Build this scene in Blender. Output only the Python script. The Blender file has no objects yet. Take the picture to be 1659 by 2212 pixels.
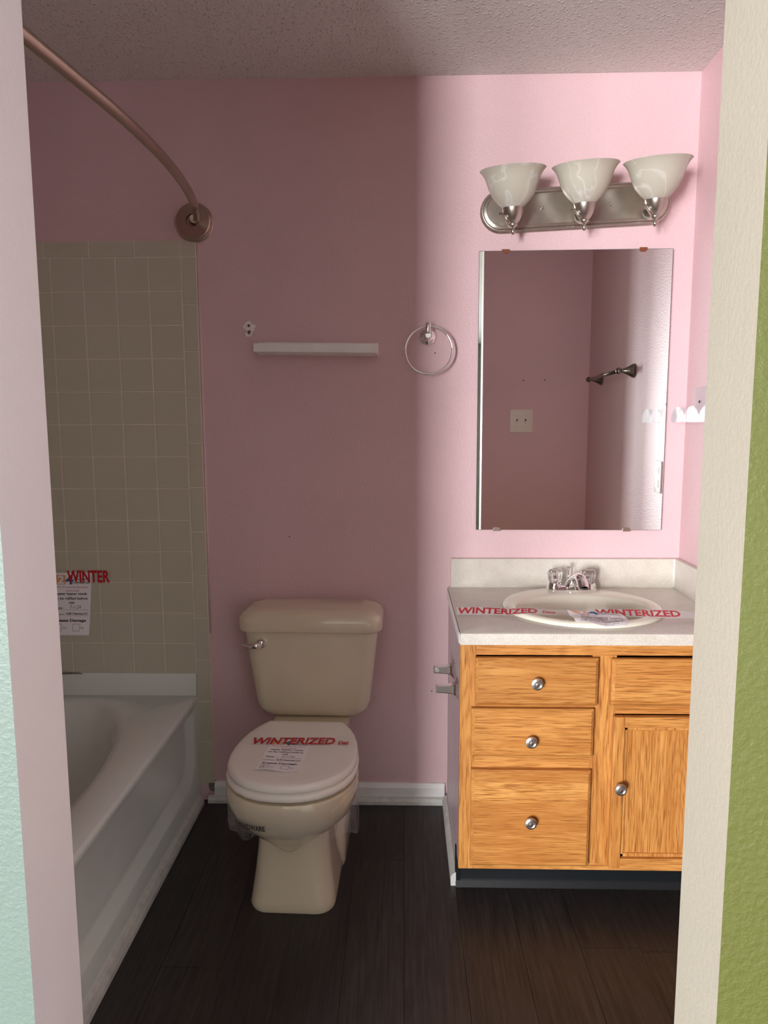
import bpy, bmesh, math, random
from mathutils import Vector, Matrix
random.seed(7)
sc = bpy.context.scene
col = sc.collection
PI = math.pi

# ------------------------------------------------------------------ camera
F_PX, CW, CH = 1532.458, 1659.0, 2212.0
CAM = Vector((0.72569, -2.40288, 1.34062)); YAW, PIT, ROL = -0.025894, 0.121512, -0.003804
fw = Vector((math.sin(YAW)*math.cos(PIT), math.cos(YAW)*math.cos(PIT), -math.sin(PIT)))
rt = Vector((math.cos(YAW), -math.sin(YAW), 0)); up = rt.cross(fw)
r2 = rt*math.cos(ROL) + up*math.sin(ROL); u2 = up*math.cos(ROL) - rt*math.sin(ROL)
cd = bpy.data.cameras.new('camera'); cam = bpy.data.objects.new('camera', cd); col.objects.link(cam)
cd.sensor_fit = 'HORIZONTAL'; cd.sensor_width = 36.0; cd.lens = F_PX/CW*36.0
cd.clip_start = 0.02; cd.clip_end = 60
m = Matrix((r2, u2, -fw)).transposed().to_4x4(); m.translation = CAM
cam.matrix_world = m
sc.camera = cam

# ------------------------------------------------------------------ world, daylight, exposure
w = bpy.data.worlds.new('world'); sc.world = w; w.use_nodes = True
nt = w.node_tree; bg = nt.nodes['Background']
sky = nt.nodes.new('ShaderNodeTexSky'); sky.sky_type = 'PREETHAM'
sky.sun_direction = (0.3, 0.6, 0.6)
nt.links.new(sky.outputs[0], bg.inputs[0]); bg.inputs[1].default_value = 0.6

def area(name, loc, rot, sx, sy, power, color):
    d = bpy.data.lights.new(name, 'AREA'); d.shape = 'RECTANGLE'; d.size = sx; d.size_y = sy
    d.energy = power; d.color = color
    o = bpy.data.objects.new(name, d); col.objects.link(o); o.location = loc; o.rotation_euler = rot
    return o
WIN_Y, WIN_Z0, WIN_Z1 = -7.5, 0.25, 2.15
WINDOWS = [(-2.25, -1.53), (-3.75, -2.70)]      # two windows in the far wall of the room behind the camera
for wx0, wx1 in WINDOWS:
    area('window_daylight', ((wx0+wx1)/2, WIN_Y+0.02, (WIN_Z0+WIN_Z1)/2), (PI/2, 0, 0), wx1-wx0, WIN_Z1-WIN_Z0, (465 if wx0 > -2.5 else 215)*(wx1-wx0), (1.0, 0.985, 1.0))
vs = sc.view_settings
vs.view_transform = 'Standard'; vs.look = 'None'; vs.gamma = 1.0; vs.use_curve_mapping = False
vs.exposure = 0.66
sc.cycles.max_bounces = 12; sc.cycles.diffuse_bounces = 7; sc.cycles.transparent_max_bounces = 16
sc.cycles.use_denoising = True

# ------------------------------------------------------------------ materials
def lin(c): return tuple(((x/255)/12.92 if x/255 <= .04045 else ((x/255+.055)/1.055)**2.4) for x in c)
class N:
    def __init__(s, name):
        s.m = bpy.data.materials.new(name); s.m.use_nodes = True; s.t = s.m.node_tree
        s.p = s.t.nodes['Principled BSDF']; s.out = s.t.nodes['Material Output']
    def n(s, typ, **kw):
        x = s.t.nodes.new(typ)
        for k, v in kw.items(): setattr(x, k, v)
        return x
    def l(s, a, b): s.t.links.new(a, b)
    def coord(s, scale=(1, 1, 1), rot=(0, 0, 0), src='Object'):
        c = s.n('ShaderNodeTexCoord'); mp = s.n('ShaderNodeMapping')
        mp.inputs['Scale'].default_value = scale; mp.inputs['Rotation'].default_value = rot
        s.l(c.outputs[src], mp.inputs['Vector']); return mp.outputs['Vector']
    def noise(s, vec, scale, detail=2, rough=.5, dist=0):
        x = s.n('ShaderNodeTexNoise'); x.inputs['Scale'].default_value = scale; x.inputs['Detail'].default_value = detail
        x.inputs['Roughness'].default_value = rough; x.inputs['Distortion'].default_value = dist
        s.l(vec, x.inputs['Vector']); return x.outputs['Fac']
    def ramp(s, fac, stops):
        r = s.n('ShaderNodeValToRGB'); e = r.color_ramp.elements
        while len(e) < len(stops): e.new(.5)
        for i, (p, c) in enumerate(stops): e[i].position = p; e[i].color = (*c, 1) if len(c) == 3 else c
        s.l(fac, r.inputs['Fac']); return r.outputs['Color']
    def mix(s, fac, a, b, typ='MIX'):
        x = s.n('ShaderNodeMix', data_type='RGBA', blend_type=typ)
        for inp, v in ((x.inputs[0], fac), (x.inputs[6], a), (x.inputs[7], b)):
            if hasattr(v, 'is_linked') or isinstance(v, bpy.types.NodeSocket): s.l(v, inp)
            elif isinstance(v, (int, float)): inp.default_value = v
            else: inp.default_value = (*v, 1)
        return x.outputs[2]
    def bump(s, h, strength, dist):
        b = s.n('ShaderNodeBump'); b.inputs['Strength'].default_value = strength; b.inputs['Distance'].default_value = dist
        s.l(h, b.inputs['Height']); s.l(b.outputs[0], s.p.inputs['Normal'])
    def set(s, **kw):
        for k, v in kw.items():
            k = {'base': 'Base Color', 'rough': 'Roughness', 'metal': 'Metallic', 'spec': 'Specular IOR Level', 'ior': 'IOR',
                 'trans': 'Transmission Weight', 'coat': 'Coat Weight', 'alpha': 'Alpha'}.get(k, k)
            i = s.p.inputs[k]
            if isinstance(v, bpy.types.NodeSocket): s.l(v, i)
            elif isinstance(v, tuple): i.default_value = (*v, 1)
            else: i.default_value = v
        return s

def plain(name, c, rough=.5, metal=0, spec=.5, coat=0, var=.06, vscale=9):
    a = N(name); v = a.coord(); f = a.noise(v, vscale, 3)
    lo = tuple(x*(1-var) for x in c); hi = tuple(min(1, x*(1+var)) for x in c)
    a.set(base=a.ramp(f, [(.3, lo), (.7, hi)]), rough=rough, metal=metal, spec=spec, coat=coat); return a.m

def paint(name, c, rough=.42, bump=.22, scale=150, spec=.5):
    a = N(name); v = a.coord(); f = a.noise(v, 2.2, 3)
    lo = tuple(x*.965 for x in c); hi = tuple(min(1, x*1.03) for x in c)
    a.set(base=a.ramp(f, [(.35, lo), (.65, hi)]), rough=rough, spec=spec)
    h = a.ramp(a.noise(v, scale, 3, .55), [(.38, (0, 0, 0)), (.66, (1, 1, 1))]); a.bump(h, bump, .0025); return a.m

M = {}
M['pink'] = paint('pink_wall_paint', lin((223, 191, 195)), rough=.46, bump=.24)
M['cream'] = paint('cream_jamb_paint', lin((208, 202, 186)), rough=.45, bump=.10, scale=130)
M['green'] = paint('olive_green_paint', lin((98, 103, 50)), rough=.5, bump=.42, scale=110)
M['blush'] = paint('blush_jamb_paint', lin((240, 228, 230)), rough=.42, bump=.10)
M['hallbounce'] = paint('hall_bounce_paint', lin((222, 226, 232)), rough=.6, bump=.1)  # pale tone chosen to bounce light onto the left jamb
M['green_lightwash'] = paint('green_lightwash_paint', lin((110, 127, 119)), rough=.5, bump=.2)  # same green wall; the wash of light and flare is put into the colour
M['halldark'] = paint('hall_dark_paint', lin((118, 116, 104)), rough=.6, bump=.3)  # darkened so the unseen hall walls bounce less light into the bathroom
M['white'] = plain('white_trim_paint', lin((240, 240, 237)), rough=.35)
M['dirtywhite'] = plain('scuffed_white_trim', lin((205, 205, 200)), rough=.4, var=.14, vscale=30)
M['caulk'] = plain('pinkish_caulk', lin((226, 196, 198)), rough=.5)
a = N('splatter_ceiling'); v = a.coord()
vo = a.n('ShaderNodeTexVoronoi'); vo.inputs['Scale'].default_value = 80; a.l(v, vo.inputs['Vector'])
h1 = a.ramp(vo.outputs['Distance'], [(.05, (1, 1, 1)), (.42, (0, 0, 0))]); h2 = a.noise(v, 160, 4, .6)
h3 = a.ramp(a.noise(v, 45, 2), [(.42, (0, 0, 0)), (.6, (1, 1, 1))])
a.set(base=a.ramp(h2, [(.3, lin((214, 212, 208))), (.7, lin((232, 230, 226)))]), rough=.85, spec=.2)
a.bump(a.mix(.30, a.mix(.75, h1, h3, 'MULTIPLY'), h2), .62, .011); M['ceiling'] = a.m

# floor planks: dark grey-brown vinyl
def plank_mat(i, tint):
    a = N('dark_plank_vinyl_%d' % i); v = a.coord((14, 1.6, 1)); g = a.noise(v, 5 + i, 5, .6)
    f2 = a.noise(a.coord((150, 4, 1)), 1.0, 3)
    c = a.ramp(a.mix(.5, g, f2), [(.36, lin((34, 31, 31))), (.66, lin(tint))])
    a.set(base=c, rough=.42, spec=.42); a.bump(f2, .12, .001); return a.m
PLANK = [plank_mat(i, t) for i, t in enumerate([(62, 57, 54), (57, 52, 50), (66, 59, 54), (54, 51, 50)])]
M['seam'] = plain('plank_seam', lin((22, 20, 20)), rough=.7)
M['carpet'] = plain('hall_carpet', lin((92, 82, 72)), rough=.95, var=.12, vscale=60)

def oak(name, axis, board=None, tone=1.0, seed=0):
    a = N(name)
    tc = a.n('ShaderNodeTexCoord'); mp = a.n('ShaderNodeMapping'); a.l(tc.outputs['Object'], mp.inputs['Vector'])
    mp.inputs['Location'].default_value = (seed*.37, 0, seed*.53)
    s_long, s_cross = 1.6, 26.0
    mp.inputs['Scale'].default_value = (s_long, s_cross, s_cross) if axis == 'x' else (s_cross, s_cross, s_long)
    streak = a.noise(mp.outputs[0], 1.0, 5, .62, .6)
    mp3 = a.n('ShaderNodeMapping'); a.l(tc.outputs['Object'], mp3.inputs['Vector'])
    mp3.inputs['Scale'].default_value = (1.0, 7.0, 7.0) if axis == 'x' else (7.0, 7.0, 1.0)
    mp3.inputs['Location'].default_value = (seed*.71, seed*.2, seed*.33)
    arch = a.noise(mp3.outputs[0], 1.3, 1, .4, .4)                       # cathedral arches: contour lines of a long noise
    mm = a.n('ShaderNodeMath', operation='MULTIPLY'); a.l(arch, mm.inputs[0]); mm.inputs[1].default_value = 16
    fr_ = a.n('ShaderNodeMath', operation='PINGPONG'); a.l(mm.outputs[0], fr_.inputs[0]); fr_.inputs[1].default_value = .5
    rings_ = a.ramp(fr_.outputs[0], [(.0, (1, 1, 1)), (.28, (0, 0, 0))])
    mp2 = a.n('ShaderNodeMapping'); a.l(tc.outputs['Object'], mp2.inputs['Vector'])
    mp2.inputs['Scale'].default_value = (14, 420, 420) if axis == 'x' else (420, 420, 14)
    pores = a.noise(mp2.outputs[0], 1.0, 2, .6)
    big = a.noise(tc.outputs['Object'], 6 + seed*.3, 2)
    hi = tuple(x*tone for x in lin((214, 156, 86))); lo = tuple(x*tone for x in lin((186, 124, 60)))
    base = a.ramp(streak, [(.30, lo), (.62, hi)])
    soft = a.n('ShaderNodeMath', operation='MULTIPLY'); a.l(rings_, soft.inputs[0]); soft.inputs[1].default_value = .42
    base = a.mix(soft.outputs[0], base, lin((168, 104, 44)))
    base = a.mix(a.ramp(pores, [(.50, (0, 0, 0)), (.66, (.85, .85, .85))]), base, lin((136, 78, 30)))
    base = a.mix(a.ramp(big, [(.4, (0, 0, 0)), (.75, (.35, .35, .35))]), base, lin((176, 112, 48)))
    if board:   # glued-up boards of differing tone
        sx = a.n('ShaderNodeSeparateXYZ'); a.l(tc.outputs['Object'], sx.inputs[0])
        mth = a.n('ShaderNodeMath', operation='SNAP'); a.l(sx.outputs['Z'], mth.inputs[0]); mth.inputs[1].default_value = board
        wn = a.n('ShaderNodeTexWhiteNoise', noise_dimensions='1D'); a.l(mth.outputs[0], wn.inputs['W'])
        base = a.mix(a.ramp(wn.outputs['Value'], [(.2, (0, 0, 0)), (1, (.5, .5, .5))]), base, lin((168, 104, 46)))
    a.set(base=base, rough=.40, spec=.45); a.bump(pores, .18, .0008); return a.m
M['oak_h'] = oak('honey_oak_horizontal', 'x', None, 1, 1)
M['oak_h2'] = oak('honey_oak_glued_boards', 'x', .062, 1, 3)
M['oak_d'] = oak('worn_oak_drawer', 'x', None, .88, 5)
M['oak_v'] = oak('honey_oak_vertical', 'z', None, 1.0, 2)
M['oak_p'] = oak('honey_oak_panel', 'z', None, .98, 6)
M['oak_dark'] = plain('dark_oak_edge', lin((120, 72, 30)), rough=.5, var=.2)
M['void'] = plain('dark_gap', (.006, .005, .005), rough=.8)
M['side'] = plain('mauve_painted_panel', lin((196, 176, 182)), rough=.35)
M['cove'] = plain('black_vinyl_cove', lin((12, 18, 22)), rough=.4)

a = N('speckled_laminate'); v = a.coord(); f = a.noise(v, 420, 2); g = a.noise(v, 26, 4)
a.set(base=a.mix(.35, a.ramp(f, [(.35, lin((196, 190, 178))), (.65, lin((226, 222, 212)))]), a.ramp(g, [(.3, lin((200, 192, 180))), (.7, lin((224, 220, 212)))])), rough=.32)
M['laminate'] = a.m
M['sink'] = plain('ivory_porcelain', lin((232, 228, 212)), rough=.09, coat=.5, var=.015)
M['bone'] = plain('bone_porcelain', lin((224, 213, 188)), rough=.10, coat=.5, var=.02)
M['seat'] = plain('white_seat_plastic', lin((246, 243, 236)), rough=.22, var=.02)
M['tub'] = plain('white_tub_enamel', lin((226, 231, 226)), rough=.20, coat=.3, var=.02)
M['tile'] = plain('almond_glazed_tile', lin((200, 197, 178)), rough=.20, var=.04, vscale=5)
M['grout'] = plain('pale_grout', lin((226, 218, 202)), rough=.8)
M['chrome'] = plain('chrome', (.86, .86, .87), rough=.06, metal=1, var=.01)
M['nickel'] = plain('brushed_nickel', lin((196, 190, 180)), rough=.30, metal=1, var=.05, vscale=40)
M['nickel_dark'] = plain('bronzed_nickel', lin((190, 174, 160)), rough=.30, metal=1, var=.05)
M['nickel_bar'] = plain('aged_nickel', lin((128, 122, 112)), rough=.26, metal=1, var=.05)
M['satin'] = plain('satin_knob', lin((205, 203, 199)), rough=.33, metal=1, var=.03)
M['clip_brown'] = plain('rusty_clip', lin((120, 62, 36)), rough=.5)
M['plate'] = plain('white_wall_plate', lin((232, 228, 216)), rough=.35, var=.01)
M['dark'] = plain('dark_slot', lin((40, 36, 34)), rough=.6)
M['paper'] = plain('tag_paper', lin((252, 250, 252)), rough=.7, var=.015)
M['ink_red'] = plain('red_ink', lin((196, 22, 38)), rough=.4)
M['ink_black'] = plain('black_ink', lin((34, 34, 38)), rough=.5)
M['ink_blue'] = plain('blue_ink', lin((30, 76, 140)), rough=.5)
M['ink_orange'] = plain('orange_ink', lin((238, 166, 112)), rough=.5)
M['ink_pink'] = plain('faded_red_ink', lin((190, 110, 116)), rough=.5)
M['plug'] = plain('anchor_plastic', lin((150, 112, 108)), rough=.5)
M['scar'] = plain('bare_gypsum_scar', lin((246, 238, 234)), rough=.9, var=.12, vscale=90)
M['hole'] = plain('torn_drywall_grey', lin((120, 118, 110)), rough=.95, var=.2, vscale=60)
M['rail_black'] = plain('rubber', lin((30, 30, 30)), rough=.6)

a = N('mirror_silver'); v = a.coord(); a.set(base=a.ramp(a.noise(v, 3, 2), [(.3, (.83, .85, .84)), (.7, (.85, .865, .855))]), metal=1.0, rough=.015); M['mirror'] = a.m
M['mirror_edge'] = plain('mirror_edge', lin((86, 92, 90)), rough=.2)

a = N('alabaster_glass'); v = a.coord()
n1 = a.noise(v, 6.5, 2, .45, 2.2); vein = a.ramp(n1, [(.455, (0, 0, 0)), (.5, (.8, .8, .8)), (.53, (0, 0, 0))])
c = a.mix(vein, lin((220, 217, 202)), lin((246, 246, 240)))
a.set(base=c, rough=.28, spec=.4)
tr = a.n('ShaderNodeBsdfTranslucent'); tr.inputs[0].default_value = (*lin((214, 212, 196)), 1)
mx = a.n('ShaderNodeMixShader'); mx.inputs[0].default_value = .32
a.l(a.p.outputs[0], mx.inputs[1]); a.l(tr.outputs[0], mx.inputs[2]); a.l(mx.outputs[0], a.out.inputs['Surface']); M['alabaster'] = a.m

def clear(name, tint, gl, rough=.08, tintw=0.0):
    a = N(name); t = a.n('ShaderNodeBsdfTransparent'); t.inputs[0].default_value = (*tint, 1)
    g = a.n('ShaderNodeBsdfGlossy'); g.inputs['Roughness'].default_value = rough; g.inputs[0].default_value = (.95, .95, .95, 1)
    v = a.coord(); b = a.n('ShaderNodeBump'); b.inputs['Strength'].default_value = .25; b.inputs['Distance'].default_value = .004
    a.l(a.noise(v, 40, 2), b.inputs['Height']); a.l(b.outputs[0], g.inputs['Normal'])
    m1 = a.n('ShaderNodeMixShader'); m1.inputs[0].default_value = gl; a.l(t.outputs[0], m1.inputs[1]); a.l(g.outputs[0], m1.inputs[2])
    d = a.n('ShaderNodeBsdfDiffuse'); d.inputs[0].default_value = (.85, .85, .87, 1)
    m2 = a.n('ShaderNodeMixShader'); m2.inputs[0].default_value = tintw; a.l(m1.outputs[0], m2.inputs[1]); a.l(d.outputs[0], m2.inputs[2])
    a.l(m2.outputs[0], a.out.inputs['Surface']); return a.m
M['tape'] = clear('clear_tape', (1, 1, 1), .05, .15, .42)
M['tape2'] = clear('clear_tape_thin', (1, 1, 1), .035, .15, .06)
M['bag'] = clear('clear_plastic_film', (1, 1, 1), .06, .12, .11)
M['acryl_sheet'] = clear('clear_acrylic_tray', (.97, .985, .99), .045, .16, .13)
a = N('clear_acrylic_knob'); v = a.coord(); a.set(base=a.ramp(a.noise(v, 60, 2), [(.3, (.95, .96, .96)), (.7, (1, 1, 1))]), trans=1.0, rough=.03, ior=1.45); M['acrylic'] = a.m
a = N('window_glass'); v = a.coord(); a.set(base=a.ramp(a.noise(v, 5, 2), [(.3, (.96, .98, .98)), (.7, (1, 1, 1))]), trans=1.0, rough=.0); M['glass'] = a.m

# ------------------------------------------------------------------ geometry helpers
def link(o, parent=None):
    col.objects.link(o)
    if parent is not None: o.parent = parent
    return o
def mk(name, verts, faces, mat, parent=None, smooth=False, world=True, autosm=None):
    """one mesh object; with world=True the vertices are world coordinates and are shifted to the root's origin"""
    me = bpy.data.meshes.new(name)
    off = Vector((0, 0, 0))
    if world and parent is not None:
        p = parent
        while p is not None: off += p.location; p = p.parent
    me.from_pydata([tuple(Vector(v) - off) for v in verts], [], faces)
    bm = bmesh.new(); bm.from_mesh(me); bmesh.ops.recalc_face_normals(bm, faces=bm.faces[:]); bm.to_mesh(me); bm.free()
    if isinstance(mat, (list, tuple)):
        for x in mat: me.materials.append(M[x] if isinstance(x, str) else x)
    else: me.materials.append(M[mat] if isinstance(mat, str) else mat)
    if smooth:
        for p in me.polygons: p.use_smooth = True
        if autosm: 
            me.update()
            try: me.set_sharp_from_angle(angle=math.radians(autosm))
            except Exception: pass
    o = bpy.data.objects.new(name, me); return link(o, parent)
def tag(o, label=None, cat=None, group=None, kind=None):
    if label: o['label'] = label
    if cat: o['category'] = cat
    if group: o['group'] = group
    if kind: o['kind'] = kind
    return o
def thing(name, label, cat, loc, rot=(0, 0, 0), group=None):
    o = bpy.data.objects.new(name, None); o.empty_display_size = .05; link(o)
    o.location = loc; o.rotation_euler = rot; return tag(o, label, cat, group)

def boxg(x0, x1, y0, y1, z0, z1, bevel=0, seg=2):
    bm = bmesh.new()
    vs = [bm.verts.new(v) for v in ((x0, y0, z0), (x1, y0, z0), (x1, y1, z0), (x0, y1, z0), (x0, y0, z1), (x1, y0, z1), (x1, y1, z1), (x0, y1, z1))]
    for f in ((0, 3, 2, 1), (4, 5, 6, 7), (0, 1, 5, 4), (1, 2, 6, 5), (2, 3, 7, 6), (3, 0, 4, 7)): bm.faces.new([vs[i] for i in f])
    if bevel: bmesh.ops.bevel(bm, geom=bm.edges[:], offset=bevel, segments=seg, profile=.6, affect='EDGES')
    bm.verts.index_update()
    V = [v.co.copy() for v in bm.verts]; Fc = [[v.index for v in f.verts] for f in bm.faces]; bm.free(); return V, Fc
def box(name, x0, x1, y0, y1, z0, z1, mat, parent=None, bevel=0, world=True, seg=2, smooth=None):
    V, Fc = boxg(min(x0, x1), max(x0, x1), min(y0, y1), max(y0, y1), min(z0, z1), max(z0, z1), bevel, seg)
    return mk(name, V, Fc, mat, parent, smooth=bool(smooth), world=world, autosm=40)
def merge(*gs):
    V, Fc = [], []
    for v, f in gs:
        o = len(V); V += [Vector(x) for x in v]; Fc += [[i+o for i in q] for q in f]
    return V, Fc
def loft(rings, cap0=True, cap1=True, close=False):
    n = len(rings[0]); V = [Vector(p) for r in rings for p in r]; Fc = []
    R = len(rings)
    for i in range(R if close else R-1):
        j = (i+1) % R
        for k in range(n):
            l = (k+1) % n; Fc.append([i*n+k, i*n+l, j*n+l, j*n+k])
    if not close:
        if cap0: Fc.append(list(range(n))[::-1])
        if cap1: Fc.append([(R-1)*n+k for k in range(n)])
    return V, Fc
def lathe(prof, n=32, c=(0, 0, 0), axis='z', cap=True):
    rings = []
    for r, h in prof:
        ring = []
        for k in range(n):
            t = 2*PI*k/n; a_, b_ = r*math.cos(t), r*math.sin(t)
            p = {'z': (a_, b_, h), 'y': (a_, h, b_), 'x': (h, a_, b_)}[axis]
            ring.append(Vector(p)+Vector(c))
        rings.append(ring)
    return loft(rings, cap, cap)
def tube(path, rad, n=12, cap=True, ell=None):
    path = [Vector(p) for p in path]; rings = []
    t0 = (path[1]-path[0]).normalized(); ref = Vector((0, 0, 1)) if abs(t0.z) < .9 else Vector((1, 0, 0))
    nrm = (ref - t0*ref.dot(t0)).normalized()
    for i, p in enumerate(path):
        t = ((path[min(i+1, len(path)-1)]-path[max(i-1, 0)])).normalized()
        nrm = (nrm - t*nrm.dot(t)).normalized(); b = t.cross(nrm)
        r = rad[i] if isinstance(rad, (list, tuple)) else rad
        e = ell[i] if ell else 1
        rings.append([p + nrm*r*math.cos(2*PI*k/n) + b*r*e*math.sin(2*PI*k/n) for k in range(n)])
    return loft(rings, cap, cap)
def xform(g, mat): return [mat @ Vector(v) for v in g[0]], g[1]
def rrect(hx, y0, y1, r, z, n=6, cx=0):
    pts = []; r = min(r, hx*.99, (y1-y0)/2*.99)
    for (cx_, cy, a0) in ((cx+hx-r, y1-r, 0), (cx-hx+r, y1-r, 90), (cx-hx+r, y0+r, 180), (cx+hx-r, y0+r, 270)):
        for k in range(n+1):
            t = math.radians(a0+90*k/n); pts.append((cx_+r*math.cos(t), cy+r*math.sin(t), z))
    return pts
def sup(cx, cy, a, b, z, n=2.0, N_=48, rot=0):
    pts = []
    for k in range(N_):
        t = 2*PI*k/N_; c, s = math.cos(t), math.sin(t)
        x = a*math.copysign(abs(c)**(2/n), c); y = b*math.copysign(abs(s)**(2/n), s)
        cr, sr = math.cos(rot), math.sin(rot)
        pts.append((cx+x*cr-y*sr, cy+x*sr+y*cr, z))
    return pts
def text_geo(body, width=None, height=None, bold=0.0, shear=0.0, align='LEFT'):
    """flat glyph outlines as 2-D mesh data, left/bottom at 0,0, fitted to width and height"""
    cu = bpy.data.curves.new('t', 'FONT'); cu.body = body; cu.size = 1; cu.offset = bold; cu.shear = shear; cu.resolution_u = 3
    cu.dimensions = '2D'; cu.fill_mode = 'BOTH'
    o = bpy.data.objects.new('t', cu); col.objects.link(o)
    dg = bpy.context.evaluated_depsgraph_get(); dg.update()
    me = bpy.data.meshes.new_from_object(o.evaluated_get(dg))
    V = [v.co.copy() for v in me.vertices]; Fc = [list(p.vertices) for p in me.polygons]
    bpy.data.objects.remove(o); bpy.data.curves.remove(cu); bpy.data.meshes.remove(me)
    x0 = min(v.x for v in V); x1 = max(v.x for v in V); y0 = min(v.y for v in V); y1 = max(v.y for v in V)
    sx = width/(x1-x0) if width else None; sy = height/(y1-y0) if height else None
    if sx is None: sx = sy
    if sy is None: sy = sx
    return [Vector(((v.x-x0)*sx, (v.y-y0)*sy, 0)) for v in V], Fc
def shift(g, dx, dy, dz=0): return [v+Vector((dx, dy, dz)) for v in g[0]], g[1]
def rect2(x0, y0, x1, y1): return [Vector((x0, y0, 0)), Vector((x1, y0, 0)), Vector((x1, y1, 0)), Vector((x0, y1, 0))], [[0, 1, 2, 3]]
def grid2(x0, x1, y0, y1, nx, ny):
    V = [Vector((x0+(x1-x0)*i/nx, y0+(y1-y0)*j/ny, 0)) for j in range(ny+1) for i in range(nx+1)]
    Fc = [[j*(nx+1)+i, j*(nx+1)+i+1, (j+1)*(nx+1)+i+1, (j+1)*(nx+1)+i] for j in range(ny) for i in range(nx)]
    return V, Fc

# ------------------------------------------------------------------ the setting
XL, XR, YF, ZC = -0.76, 1.667, -1.5, 2.44
WT = 0.12; OX0, OX1, HEAD = 0.2715, 1.1030, 2.36
HX0, HX1, HY = -4.2, 2.2, -7.5
def st(o): return tag(o, kind='structure')
wall_back = st(box('wall_back', XL-.1, XR+.1, 0, .1, 0, ZC, 'pink'))
wall_left = st(box('wall_left', XL-.1, XL, YF, 0, 0, ZC, 'pink'))
wall_right = st(box('wall_right', XR, XR+.1, YF, 0, 0, ZC, 'pink'))
st(box('ceiling', HX0-.1, HX1+.1, HY-.1, .1, ZC, ZC+.1, 'ceiling'))
# front wall with the door opening: bathroom side pink, left return pink, right return cream, hall side green / mint
def front_wall():
    V, Fc, mi = [], [], []
    def add(g, mats):
        o = len(V); V.extend(g[0])
        for f, mm in zip(g[1], mats): Fc.append([i+o for i in f]); mi.append(mm)
    # boxg face order: bottom, top, -y, +x, +y, -x     materials: 0 pink 1 cream 2 green 3 mint 4 white
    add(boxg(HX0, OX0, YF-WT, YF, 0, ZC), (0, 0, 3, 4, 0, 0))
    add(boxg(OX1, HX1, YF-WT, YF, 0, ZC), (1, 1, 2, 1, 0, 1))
    add(boxg(OX0, OX1, YF-WT, YF, HEAD, ZC), (1, 1, 2, 1, 0, 1))
    me = bpy.data.meshes.new('wall_front'); me.from_pydata([tuple(v) for v in V], [], Fc)
    for k in ('pink', 'cream', 'green', 'green_lightwash', 'blush'): me.materials.append(M[k])
    for p, k in zip(me.polygons, mi): p.material_index = k
    o = bpy.data.objects.new('wall_front', me); return st(link(o))
wall_front = front_wall()
# hall behind the camera
st(box('wall_hall_left', HX0-.1, HX0, HY, YF-WT, 0, ZC, 'halldark'))
st(box('wall_hall_right', HX1, HX1+.1, HY, YF-WT, 0, ZC, 'hallbounce'))  # unseen wall, set near the opening as a bounce surface
segs = [HX0-.1] + [v for w_ in sorted(WINDOWS) for v in w_] + [HX1+.1]
wh = [boxg(segs[k], segs[k+1], HY-.1, HY, 0, ZC) for k in range(0, len(segs), 2)]
for wx0, wx1 in WINDOWS: wh += [boxg(wx0, wx1, HY-.1, HY, 0, WIN_Z0), boxg(wx0, wx1, HY-.1, HY, WIN_Z1, ZC)]
st(mk('wall_hall_back', *merge(*wh), 'halldark'))
st(box('floor_hall', HX0-.1, HX1+.1, HY-.1, YF-WT, -.1, 0, 'carpet'))
for i, (wx0, wx1) in enumerate(WINDOWS):
    win = st(box('window_%d' % (i+1), wx0, wx1, HY-.07, HY-.06, WIN_Z0, WIN_Z1, 'glass'))
    f = merge(boxg(wx0, wx0+.05, HY-.09, HY-.03, WIN_Z0, WIN_Z1), boxg(wx1-.05, wx1, HY-.09, HY-.03, WIN_Z0, WIN_Z1),
              boxg(wx0, wx1, HY-.09, HY-.03, WIN_Z0, WIN_Z0+.05), boxg(wx0, wx1, HY-.09, HY-.03, WIN_Z1-.05, WIN_Z1))
    mk('window_frame', f[0], f[1], 'white', win)

# bathroom floor: base plus planks that run towards the back wall
floor = st(box('floor', XL-.1, XR+.1, YF-WT, .1, -.1, -.0012, 'seam'))
PW = .152; pm = {}
x = -.03; i = 0
while x < XR:
    L = 1.22; y = -.08 - random.random()*1.1 + 1.22
    x1 = min(x+PW, XR)
    while y > YF-WT:
        y0, y1 = max(y-L, YF-WT), min(y, 0)
        if y1-y0 > .01:
            box('plank', x+.0006, x1-.0006, y0+.0006, y1-.0006, -.0012, 0, random.choice(PLANK), floor, bevel=.0004, seg=1)
        y -= L
    x = x1
# back wall tile field over the tub
T = .109; ZT = .4752; TB = .0507
gr = mk('grout', *merge(boxg(XL, TB, -.0058, 0, ZT, ZT+13*T+.0525), boxg(0, TB, -.0058, 0, .068, ZT)), 'grout', wall_back)
def tile_mesh(name, w_, h_, d=.0075):
    V, Fc = boxg(0, w_, -d, -.001, 0, h_, .0014, 1); me = bpy.data.meshes.new(name); me.from_pydata([tuple(v) for v in V], [], Fc)
    me.materials.append(M['tile'])
    return me
g_ = .0032
tm = tile_mesh('tile', T-g_, T-g_); tcorner = tile_mesh('tile_edge', .152-g_, .0525-g_); tside = tile_mesh('tile_side', TB-g_, .152-g_)
tc_ = tile_mesh('tile_corner', TB-g_, .0525-g_)
tcut = tile_mesh('tile_cut', (-7*T-.0+T)-XL-T*0+0.0 if False else (0-6*T)-XL-g_, T-g_)
def place(me, name, x, z, parent, j=.0004, rz=0):
    o = bpy.data.objects.new(name, me); link(o, parent)
    o.location = (x+random.uniform(-j, j), random.uniform(-.0004, .0002), z+random.uniform(-j, j)); return o
for r in range(13):
    for c in range(6): place(tm, 'tile', -T*(c+1)+g_/2, ZT+T*r+g_/2, wall_back)
    place(tcut, 'tile', XL+g_/2, ZT+T*r+g_/2, wall_back)
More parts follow.
